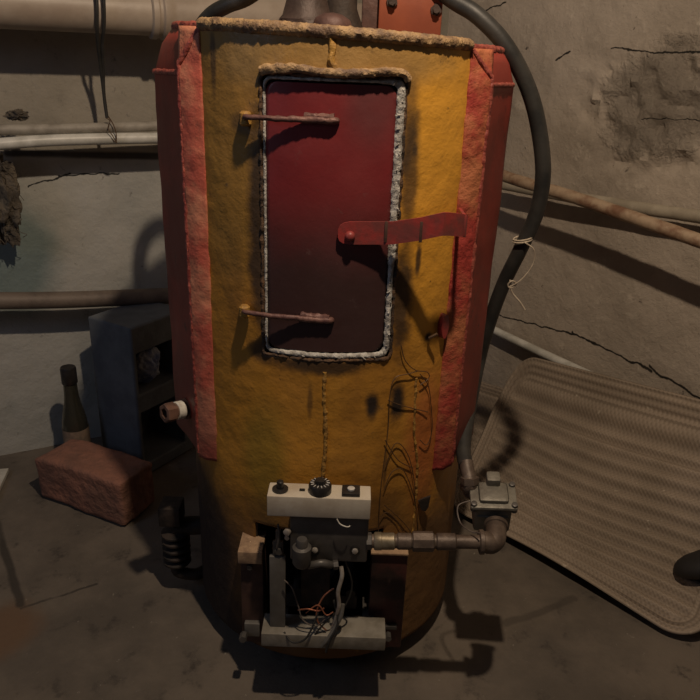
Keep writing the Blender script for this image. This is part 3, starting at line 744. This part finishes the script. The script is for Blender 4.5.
# elbow: pipe turns up and slightly back into the regulator
E0 = along(480); E1 = at(496, 543, YG+.003); E2 = at(496, 524, YG+.045)
bm = N(); tube(bm, resample(catmull([E0, along(486), E1+Vector((-.010, -.002, .0)), E1+Vector((.0, .008, .003)), E2], 10), .003), .0175, 18)
lathe(bm, [(0, .019), (.001, .0205), (.007, .0205), (.008, .019)], along(479), ax, 20); lathe(bm, [(0, .019), (.001, .0205), (.008, .0205), (.009, .019)], E2, E1-E2, 20); obj('elbow', bm, 'pipe_brown', gas)
# regulator
RC = at(492, 504, YG+.080)
reg = thing('gas_regulator', (RC.x, RC.y, RC.z-.03), 'grey cast gas regulator with square screwed cover behind the pipe elbow', 'regulator')
Rm = Matrix.Translation(RC) @ Matrix.Rotation(R(-4), 4, 'Z') @ Matrix.Rotation(R(-3), 4, 'Y') @ Matrix.Rotation(R(16), 4, 'X') @ Matrix.Scale(1.14, 4)
bm = N(); box(bm, (-.028, -.022, -.040), (.028, .022, .014), .006, Rm); obj('body', bm, 'regulator', reg, angle=30)
bm = N(); box(bm, (-.024, -.0245, -.008), (.024, -.020, -.001), .0015, Rm); obj('body_rib', bm, 'regulator', reg)
bm = N(); box(bm, (-.035, -.026, .014), (.035, .026, .022), .004, Rm); cv = obj('cover', bm, 'regulator', reg, angle=30)
bm = N(); box(bm, (-.022, -.018, .021), (.022, .020, .029), .006, Rm); obj('raised_pad', bm, 'regulator', cv, angle=30)
bm = N(); box(bm, (-.010, .010, .025), (.011, .030, .042), .004, Rm); obj('top_boss', bm, 'regulator', cv, angle=30)
for sx_ in (-1, 1):
    for sy_ in (-1, 1):
        bm = N(); lathe(bm, [(.010, .0050), (.0225, .0050), (.0255, .0045), (.026, .003)], (sx_*.030, .0+sy_*.020, 0), (0, 0, 1), 12)
        bmesh.ops.transform(bm, matrix=Rm, verts=bm.verts); obj('screw', bm, 'cast', cv)
bm = N(); p = Rm @ Vector((-.034, .02, .0)); q = at(470, 478, 1.06)
tube(bm, resample(catmull([Rm @ Vector((-.026, .018, 0)), p+Vector((-.004, .01, .008)), q+Vector((0, -.01, -.01)), at(466, 462, 1.085)], 8), .004), .0125, 14, False, .08, 60)
lathe(bm, [(0, .0165), (.012, .0165)], q+Vector((0, -.006, -.008)), (-.1, .3, 1), 6); obj('inlet_pipe', bm, 'pipe_brown', reg)
bm = N(); tube(bm, resample(catmull([Rm @ Vector((-.034, -.01, .018)), at(458, 506, 1.01), at(460, 522, .99), at(470, 531, .96), at(480, 533, .942)], 8), .004), .0013, 6); obj('thin_cable', bm, 'greywire', reg)
# hose
hp = [at(466, 466, 1.08), at(464, 440, 1.14), (.258, 1.30, .52), at(487, 330, 1.30), at(503, 285, 1.28), at(520, 250, 1.26), at(536, 214, 1.25), at(543, 175, 1.24), at(539, 130, 1.24), at(528, 88, 1.24), at(506, 46, 1.24), at(478, 16, 1.25), at(450, -2, 1.27), at(410, -34, 1.29), at(350, -50, 1.30), at(290, -32, 1.31), at(248, -3, 1.38), at(226, 6, 1.40), at(205, 21, 1.43), at(184, 60, 1.46), at(177, 110, 1.48), at(183, 170, 1.52), at(190, 240, 1.58)]
bm = N(); tube(bm, resample(catmull(hp, 10), .008), .0135, 16)
single('gas_hose', bm, 'hose', (.26, 1.055, .40), 'long black rubber hose arching over the boiler top and down its right side', 'hose')
# string on hose
c = at(523, 238, 1.255); bm = N()
for k in range(2): tube(bm, catmull([c+Vector((.0165*math.cos(a), .0165*math.sin(a), -.004*k+.004*math.cos(a))) for a in [2*math.pi*i/12 for i in range(12)]], 3, True), .0016, 6, True)
tube(bm, resample(catmull([at(524, 242, 1.237), at(534, 250, 1.236), at(533, 264, 1.24), at(522, 279, 1.245), at(510, 287, 1.25)], 8), .004), .0012, 6)
tube(bm, resample(catmull([at(510, 280, 1.25), at(512, 292, 1.25), at(520, 302, 1.25), at(525, 310, 1.25)], 6), .004), .0015, 6)
tube(bm, catmull([at(508, 285, 1.25), at(512, 281, 1.246), at(516, 284, 1.25), at(511, 288, 1.25)], 5, True), .0018, 6, True)
single('string', bm, 'string', at(523, 238, 1.255), 'thin cream string tied around the black hose, its end dangling', 'string')
# thin wire loops on the right front of the boiler
def ob_(px, py, d=.004): return onb(px, py, RB+d)
bm = N()
for pts in ([(401, 345), (405, 360), (415, 370), (427, 372), (429, 378), (420, 385)],
            [(418, 371), (408, 374), (395, 378), (390, 395), (388, 430), (383, 470), (380, 500), (378, 540)],
            [(420, 374), (428, 385), (431, 405), (432, 430), (427, 445), (420, 440)],
            [(386, 465), (396, 443), (408, 455), (414, 480), (415, 500)],
            [(384, 490), (392, 472), (403, 470), (412, 490), (417, 512), (418, 530)],
            [(384, 505), (396, 515), (408, 528), (412, 536)],
            [(385, 440), (398, 460), (413, 468)],
            [(388, 400), (400, 405), (428, 412)],
            [(380, 520), (386, 512), (396, 520), (404, 534)]):
    tube(bm, resample(catmull([ob_(x, y) for x, y in pts], 8), .005), .0008, 6)
tw = single('wire_loops', bm, 'thinwire', onb(405, 440), 'tangle of thin dark wire loops hanging on the yellow shell beside the right red strip', 'wire')
tg = bpy.data.objects['wire_loops']
c = onb(424, 503, RB+.010); bm = N(); v = [c+Vector(d) for d in ((-.011, .0, .004), (-.002, 0, .010), (.011, .004, .013), (.009, .004, -.010), (.004, .002, -.018), (-.004, 0, -.014))]
fr = [bm.verts.new(p+Vector((0, -.002, 0))) for p in v]; bk = [bm.verts.new(p+Vector((0, .002, 0))) for p in v]
bm.faces.new(fr); bm.faces.new(list(reversed(bk)))
for k in range(6): bm.faces.new((fr[k], fr[(k+1) % 6], bk[(k+1) % 6], bk[k]))
obj('metal_clip', bm, 'blackmetal', tg)

# ------------------------------------------------------------ pipes on the left wall
def wpipe(name, pts, r, mat, label, cat='pipe', seg=20, wob=0.0, extra=None, group=None):
    P = resample(catmull(pts, 6), .012); bm = N(); tube(bm, P, r, seg, False, wob, 30)
    if extra: extra(bm)
    return single(name, bm, mat, P[len(P)//2], label, cat, group)
A, B = wl(-30, 2, .15), wl(150, 13, .15)
def ext(a, b, s): return a+(b-a)*s
drain = thing('drain_pipe', A.lerp(B, .5), 'thick dirty beige plastic drain pipe with socket joint, high on the left wall', 'pipe')
bm = N(); tube(bm, resample([ext(A, B, -.6), B], .02), .050, 32); 
obj('pipe', bm, 'pvc', drain)
A2 = ext(A, B, .985); ax = (B-A).normalized(); bm = N(); lathe(bm, [(0, .052), (.004, .0575), (.016, .0575), (.020, .054), (.026, .054), (.030, .059), (.045, .059), (.05, .056), (.06, .056), (.60, .056)], A2, ax, 40); obj('socket', bm, 'pvc', drain)
wpipe('wall_pipe', [wl(-60, 134, .105), wl(0, 130, .105), wl(60, 129, .105), wl(160, 126, .105), wl(260, 123, .105)], .0125, 'greypipe', 'dusty grey pipe running just above the white pipe on the left wall', group='pipes along the left wall')
wpipe('wall_pipe', [wl(-60, 149, .11), wl(0, 144, .11), wl(60, 140, .11), wl(160, 138, .11), wl(260, 137, .11)], .0140, 'whitepipe', 'white painted pipe on the left wall, directly under the grey one', group='pipes along the left wall')
wpipe('wall_pipe', [wl(-60, 301, .085), wl(60, 300, .085), wl(160, 296, .085), wl(260, 292, .085)], .0225, 'brownpipe', 'brown-grey steel pipe low on the left wall above the block', group='pipes along the left wall')
# black cord round drain pipe, down to white pipe
c0 = wl(97, 5, .215); bm = N()
for dx in (0, 7):
    P = [wl(96+dx, -12, .215), wl(97+dx, 8, .215), wl(97+dx, 26, .20), wl(98+dx*.6, 45, .17), wl(101+dx*.3, 70, .14), wl(104, 95, .125), wl(107, 118, .125)]
    tube(bm, resample(catmull(P, 8), .006), .0042, 8)
single('black_cord', bm, 'cord', c0, 'black double cord hanging over the thick beige pipe down to the white pipes', 'cord')
bm = N(); tube(bm, resample(catmull([wl(108, 116, .125), wl(113, 124, .13), wl(116, 133, .134), wl(116, 142, .134), wl(112, 139, .137)], 6), .003), .0014, 6)
tube(bm, resample(catmull([wl(106, 118, .127), wl(110, 121, .130), wl(108, 128, .130), wl(112, 135, .134), wl(117, 143, .132)], 6), .003), .0012, 6)
single('tie_wire', bm, 'thinwire', wl(112, 130, .13), 'thin rusty tie wire wrapped round the grey and white pipes', 'wire')
# fibrous clump on left wall
def blob(c, sc, amp, s, sub=5, seed=0):
    bm = N(); bmesh.ops.create_icosphere(bm, subdivisions=sub, radius=1)
    for v in bm.verts:
        d = v.co.normalized(); k = 1+amp*fbm(d+Vector((seed, 0, 0)), s, 4); v.co = Vector((d.x*sc[0], d.y*sc[1], d.z*sc[2]))*k+Vector(c)
    return bm
c = wl(-2, 198, .055); bm = blob(c, (.045, .035, .11), .5, 2.2, 5, 3)
for k in range(90):
    a = random.uniform(0, 6.28); z = random.uniform(-.10, .10)
    s0 = c+Vector((.04*math.cos(a), -abs(.03*math.sin(a)), z)); P = [s0]
    for j in range(3): P.append(P[-1]+Vector((random.uniform(-.012, .016), random.uniform(-.008, .006), random.uniform(-.018, .012))))
    tube(bm, catmull(P, 3), .0009, 4)
single('fibre_clump', bm, 'clump', c, 'shaggy brown-grey clump of insulation fibre on the left wall under the white pipe', 'insulation')
c = wl(17, 117, .105)+Vector((0, 0, 0)); bm = blob(c+Vector((0, 0, .004)), (.024, .014, .012), .5, 2.5, 4, 8)
single('dirt_lump', bm, 'clump', c, 'small brown lump of dirt sitting on the grey wall pipe', 'dirt')

# ------------------------------------------------------------ pipes on the right wall
wpipe('wall_pipe', [wr(480, 165, .14), wr(510, 178, .14), wr(570, 196, .14), wr(640, 220, .14), wr(700, 241, .14), wr(790, 272, .14)], .0155, 'rustpipe', 'rusty beige pipe slanting down the right wall in front of the paler pipe', group='pipes along the right wall', wob=.05)
wpipe('wall_pipe', [wr(480, 180, .05), wr(560, 195, .05), wr(640, 208, .05), wr(700, 217, .05), wr(800, 233, .05)], .0155, 'palepipe', 'pale dusty pipe lying close against the right wall above the slanting one', group='pipes along the right wall', wob=.05)
wpipe('wall_pipe', [wr(440, 302, .03), wr(490, 328, .03), wr(540, 352, .03), wr(600, 380, .03), wr(640, 401, .03)], .0125, 'whitepipe', 'pale pipe low on the right wall, vanishing behind the ribbed mat', group='pipes along the right wall')

# ------------------------------------------------------------ mats
def mat_mesh(TL, TR, BL, BR, Lu, Lv, bulge, rib=.037, nu=200, nv=230, cr_=.085, bow=None, border=.034, ripple=.0):
    bm = N(); g = []; uvl = {}
    for j in range(nv+1):
        row = []
        for i in range(nu+1):
            u, v = i/nu, j/nv
            U, V = (u-.5)*Lu, (v-.5)*Lv
            # squeeze into a rounded rectangle
            hx, hy = Lu/2, Lv/2
            ax_, ay = abs(U), abs(V)
            # radial clamp at corners
            if ax_ > hx-cr_ and ay > hy-cr_:
                a, b = ax_-(hx-cr_), ay-(hy-cr_); m = max(a, b); l = math.hypot(a, b)
                if l > 1e-9: a, b = a/l*m, b/l*m
                ax_, ay = hx-cr_+a, hy-cr_+b
            U2, V2 = math.copysign(ax_, U), math.copysign(ay, V)
            u2, v2 = U2/Lu+.5, V2/Lv+.5
            # distance to rounded border
            qx, qy = ax_-(hx-cr_), ay-(hy-cr_)
            d = cr_-math.hypot(max(qx, 0), max(qy, 0)) if (qx > 0 or qy > 0) else min(hx-ax_, hy-ay)
            p = (TL.lerp(TR, u2)).lerp(BL.lerp(BR, u2), v2)
            p = p+bulge(u2, v2)
            if d < border: hgt = .0028*math.cos(2*math.pi*d/(border/3.2)); tv = d; tu = V2 if qx > qy else U2
            else: hgt = .0048*math.cos(2*math.pi*V2/rib); tv = V2; tu = U2
            row.append((p, hgt, tu, tv, d))
        g.append(row)
    V = []
    for j in range(nv+1):
        r_ = []
        for i in range(nu+1):
            p = g[j][i][0]
            a = g[j][min(i+1, nu)][0]-g[j][max(i-1, 0)][0]; b = g[min(j+1, nv)][i][0]-g[max(j-1, 0)][i][0]
            nn = a.cross(b)
            nn = nn.normalized() if nn.length > 1e-12 else Vector((0, 0, 1))
            if nn.z < 0: nn = -nn
            r_.append(bm.verts.new(p+nn*(g[j][i][1]+.006)))
        V.append(r_)
    uvL = bm.loops.layers.uv.new('uv')
    for j in range(nv):
        for i in range(nu):
            f = bm.faces.new((V[j][i], V[j+1][i], V[j+1][i+1], V[j][i+1]))
            for lp_, (jj, ii) in zip(f.loops, ((j, i), (j+1, i), (j+1, i+1), (j, i+1))): lp_[uvL].uv = (g[jj][ii][2], g[jj][ii][3])
    return bm
def add_mat(bm, base, label):
    bmesh.ops.remove_doubles(bm, verts=bm.verts, dist=1e-5)
    o = single('floor_mat', bm, 'mat', base, label, 'mat', 'ribbed mats by the right wall', angle=70)
    if sum(p.normal.z for p in o.data.polygons) < 0: o.data.flip_normals()
    so = o.modifiers.new('thickness', 'SOLIDIFY'); so.thickness = .007; so.offset = -1
    return o
TL = wr(514, 356, .062); TR = wr(775, 424, .055)
BL = onfloor(445, 507, .004); BR = onfloor(697, 648, .012)
def bul(u, v):
    s = math.sin(math.pi*v); 
    z = -.085*s*(1-.3*v)-.035*math.exp(-((v-.14)/.09)**2)+.012*math.exp(-(v/.05)**2)
    z += .012*math.sin(6*u+2)*s + .010*max(0, v-.8)/.2*(math.sin(5*u-.6)+.9)
    return Vector((.0, 0, z))
def bulge_front(u, v):
    b = bul(u, v); p = (TL.lerp(TR, u)).lerp(BL.lerp(BR, u), v)
    if p.z+b.z < .004: b.z = .004-p.z
    return b
Lu = ((TR-TL).length+(BR-BL).length)/2; Lv = ((BL-TL).length+(BR-TR).length)/2
print('mat size', Lu, Lv)
add_mat(mat_mesh(TL, TR, BL, BR, Lu, Lv, bulge_front), (.55, 1.5, 0), 'beige ribbed mat with rounded corners, the front one, sloping from right wall to floor')
T2 = wr(455, 372, .02); T3 = wr(600, 415, .02); B2 = onfloor(420, 500, .003)+Vector((0, .1, 0)); B3 = onfloor(540, 540, .003)+Vector((0, .12, 0))
def bulge_back(u, v):
    s = math.sin(math.pi*v); p = (T2.lerp(T3, u)).lerp(B2.lerp(B3, u), v)
    z = -.09*s
    q = .002-p.z
    return Vector((0, 0, max(z-.012, q)))
add_mat(mat_mesh(T2, T3, B2, B3, .36, .5, bulge_back, nu=110, nv=190), (.42, 1.75, 0), 'beige ribbed mat partly hidden behind the front one, next to the boiler')

# dark rounded form at right frame edge, lying on the mat
fm = bpy.data.objects['floor_mat']
def mat_z(x, y):
    best = min(fm.data.vertices, key=lambda v: (v.co.x+fm.location.x-x)**2+(v.co.y+fm.location.y-y)**2); return best.co.z
p = onplane(674, 566, (0, 0, .09), (0, 0, 1)); p.z = mat_z(p.x, p.y)
p = onplane(674, 566, (0, 0, p.z+.02), (0, 0, 1)); p.z = mat_z(p.x, p.y)+.034; q = onplane(770, 590, (0, 0, p.z), (0, 0, 1)); q.z = mat_z(p.x+.12, p.y)+.034+.02
print('dark_form', p, q)
sd_ = (q-p).normalized(); sn_ = Vector((-sd_.y, sd_.x, 0)); bm = N(); rings = []
sec = [(0, .004, .018), (.006, .020, .026), (.02, .034, .036), (.05, .044, .046), (.09, .047, .055), (.14, .042, .068), (.19, .036, .075), (.24, .034, .075), (.265, .022, .066), (.272, .006, .05)]
for d, w_, h_ in sec:
    rings.append([bm.verts.new(p+sd_*d+sn_*(w_*math.cos(a))+Vector((0, 0, max(-h_*.36, h_*.62*math.sin(a))-.008))) for a in [2*math.pi*k/20 for k in range(20)]])
for A, B in zip(rings, rings[1:]):
    for k in range(20): bm.faces.new((A[k], A[(k+1) % 20], B[(k+1) % 20], B[k]))
bm.faces.new(list(reversed(rings[0]))); bm.faces.new(rings[-1])
single('dark_form', bm, 'form_black', p, 'black rounded form reaching in at the right edge, resting on the ribbed mat', 'dark_form')
# ------------------------------------------------------------ left floor things
# brick
b1, b2 = onfloor(40, 497), onfloor(121, 527); b3 = onfloor(147, 507)
ux = (b2-b1).normalized(); uy = Vector((-ux.y, ux.x, 0)); Lb = (b2-b1).length+.012
print('brick', Lb)
bm = N(); bmesh.ops.create_cube(bm, size=1); bmesh.ops.subdivide_edges(bm, edges=bm.edges, cuts=22, use_grid_fill=True)
Mb = Matrix(((ux.x, uy.x, 0, 0), (ux.y, uy.y, 0, 0), (0, 0, 1, 0), (0, 0, 0, 1)))
for v in bm.verts:
    x, y, z = v.co.x*Lb, v.co.y*.125, v.co.z*.125
    # rounded edges
    hx, hy, hz = Lb/2, .0625, .0625; rd = .010
    q = Vector((max(abs(x)-hx+rd, 0), max(abs(y)-hy+rd, 0), max(abs(z)-hz+rd, 0)))
    if q.length > rd:
        k = rd/q.length
        x = math.copysign(min(abs(x), hx-rd)+q.x*k, x) if q.x else x; y = math.copysign(min(abs(y), hy-rd)+q.y*k, y) if q.y else y; z = math.copysign(min(abs(z), hz-rd)+q.z*k, z) if q.z else z
    p = Vector((x, y, z))
    d = .006*fbm(p, 9, 2)+.003*fbm(p, 38, 3); p = p+p.normalized()*d
    if p.z > 0: p.z -= .03*max(0, -p.x/hx-.62)       # chipped corner
    v.co = Mb @ p
base = b1+ux*Lb/2+uy*.0625; base.z = 0
bmesh.ops.translate(bm, verts=bm.verts, vec=base+Vector((0, 0, .0645)))
single('brick', bm, 'brick', base, 'rough red-brown clay brick lying on the floor in front of the bottle and block', 'brick', angle=50)
# bottle
bx = at(72, 400, 1.69); bc = Vector((bx.x, 1.69, 0)); bh = at(72, 367, 1.69).z
print('bottle h', bh)
bot = thing('bottle', bc, 'small dark glass bottle with a black cap standing between wall and brick', 'bottle')
s_ = bh/.32
prof = [(0, .028), (.003, .033), (.01, .0345), (.14, .0345), (.165, .032), (.19, .027), (.215, .0215), (.24, .0185), (.29, .0170), (.295, .0170)]
bm = N(); lathe(bm, [(a*s_, b) for a, b in prof]+[(.295*s_, .0135), (.24*s_, .0155), (.215*s_, .0185), (.165*s_, .029), (.14*s_, .032), (.01, .032), (.006, .02)], bc, (0, 0, 1), 32); obj('glass_body', bm, 'glass', bot)
bm = N(); lathe(bm, [(.272*s_, .0190), (.274*s_, .0205), (.315*s_, .0205), (.32*s_, .0185)], bc, (0, 0, 1), 28); obj('cap', bm, 'blackplastic', bot)
bm = N()
rows = []
for z in (.05*s_, .14*s_): rows.append([bm.verts.new(bc+Vector((.0351*math.cos(a), .0351*math.sin(a), z))) for a in [2*math.pi*k/32 for k in range(32)]])
for k in range(32): bm.faces.new((rows[0][k], rows[0][(k+1) % 32], rows[1][(k+1) % 32], rows[1][k]))
obj('paper_label', bm, 'label', bot)
# hollow block standing on end
c0 = at(86, 316, 1.73); c1 = at(130, 330, 1.66); c2 = at(168, 326, 1.735)
ht = .45
f1 = Vector((c1.x, 1.66, 0)); wid = Vector((c2.x-c1.x, .075, 0)); dep = Vector((c0.x-c1.x, .085, 0))
wu, du = wid.normalized(), Vector((-wid.y, wid.x, 0)).normalized()
Wd, Dd = .20, .160
du = (Vector((c0.x, 1.74, 0))-f1).normalized(); 
wu = Vector((-du.y, du.x, 0)) if Vector((-du.y, du.x, 0)).x > 0 else Vector((du.y, -du.x, 0))
if wu.y < 0: pass
print('block', f1, du, wu)
blk = thing('hollow_block', f1+wu*Wd/2+du*Dd/2, 'blue-grey hollow building block standing on end against the left wall', 'block')
Mk = Matrix(((wu.x, du.x, 0, f1.x), (wu.y, du.y, 0, f1.y), (0, 0, 1, 0), (0, 0, 0, 1)))
bm = N()
# walls of the block: x across the open face, y depth
def bx_(lo, hi): box(bm, lo, hi, 0, Mk)
zt_ = at(125, 326, 1.68).z
xs = [0, .014, Wd-.03, Wd]; zz_ = [0, .035, zt_*.44, zt_*.44+.055, zt_-.075, zt_]
gv = {}
def V3(x, y, z):
    k = (round(x, 4), round(y, 4), round(z, 4))
    if k not in gv: gv[k] = bm.verts.new(Mk @ Vector(k))
    return gv[k]
for y in (0, Dd):
    for i in range(3):
        for j in range(5):
            if y == 0 and i == 1 and j in (1, 3): continue
            bm.faces.new((V3(xs[i], y, zz_[j]), V3(xs[i+1], y, zz_[j]), V3(xs[i+1], y, zz_[j+1]), V3(xs[i], y, zz_[j+1])))
for j in range(5):
    for x in (0, Wd): bm.faces.new((V3(x, 0, zz_[j]), V3(x, Dd, zz_[j]), V3(x, Dd, zz_[j+1]), V3(x, 0, zz_[j+1])))
for i in range(3):
    for z in (0, zt_): bm.faces.new((V3(xs[i], 0, z), V3(xs[i+1], 0, z), V3(xs[i+1], Dd, z), V3(xs[i], Dd, z)))
for j in (1, 3):
    a, b, c, d = xs[1], xs[2], zz_[j], zz_[j+1]; e = Dd-.02
    bm.faces.new((V3(a, e, c), V3(b, e, c), V3(b, e, d), V3(a, e, d)))
    bm.faces.new((V3(a, 0, c), V3(a, e, c), V3(a, e, d), V3(a, 0, d))); bm.faces.new((V3(b, 0, c), V3(b, e, c), V3(b, e, d), V3(b, 0, d)))
    bm.faces.new((V3(a, 0, c), V3(b, 0, c), V3(b, e, c), V3(a, e, c))); bm.faces.new((V3(a, 0, d), V3(b, 0, d), V3(b, e, d), V3(a, e, d)))
o = obj('block_body', bm, 'block', blk, angle=30)
bv = o.modifiers.new('b', 'BEVEL'); bv.width = .005; bv.segments = 2; bv.limit_method = 'ANGLE'
# crumpled bag in the upper cell
c = Mk @ Vector((.075, .05, zz_[3]+.055)); bm = blob(Vector(c), (.050, .030, .054), .22, 1.8, 5, 12)
zmn = min(v.co.z for v in bm.verts); bmesh.ops.translate(bm, verts=bm.verts, vec=(0, 0, zz_[3]+.001-zmn))
single('plastic_packet', bm, 'bag', (c.x, c.y, zz_[3]+.001), 'crumpled pale and blue plastic packet stuffed in the upper hollow of the block', 'packet', angle=20)
# white board at left frame edge
a = onfloor(-6, 505); bm = N(); Mw = Matrix.Translation(a) @ Matrix.Rotation(R(12), 4, 'Z')
box(bm, (-.25, 0, 0), (0, .16, .012), .001, Mw); single('white_board', bm, 'whiteboard', a+Vector((-.1, .08, 0)), 'edge of a white board lying on the floor at the far left', 'board')

# ------------------------------------------------------------ light
def light(name, ty, loc_, energy, col, size):
    l = bpy.data.lights.new(name, ty); l.energy = energy; l.color = col
    if ty == 'POINT': l.shadow_soft_size = size
    o = bpy.data.objects.new(name, l); C.objects.link(o); o.location = loc_; return o
light('ceiling_bulb', 'POINT', (.12, .57, 1.95), 53, (1.0, .79, .58), .022)
l = bpy.data.lights.new('daylight_window', 'AREA'); l.energy = 2.4; l.color = (.58, .70, 1.0); l.size = .5
o = bpy.data.objects.new('daylight_window', l); C.objects.link(o); o.location = (-1.7, .1, 1.5)
o.rotation_euler = (Vector((-.7, 1.8, .5))-o.location).to_track_quat('-Z', 'Y').to_euler()
w = bpy.data.worlds.new('world'); bpy.context.scene.world = w; w.use_nodes = True
w.node_tree.nodes['Background'].inputs[0].default_value = (.46, .48, .60, 1); w.node_tree.nodes['Background'].inputs[1].default_value = .038
vs_ = bpy.context.scene.view_settings; vs_.view_transform = 'Standard'; vs_.look = 'None'; vs_.gamma = 1; vs_.exposure = 0; vs_.use_curve_mapping = False
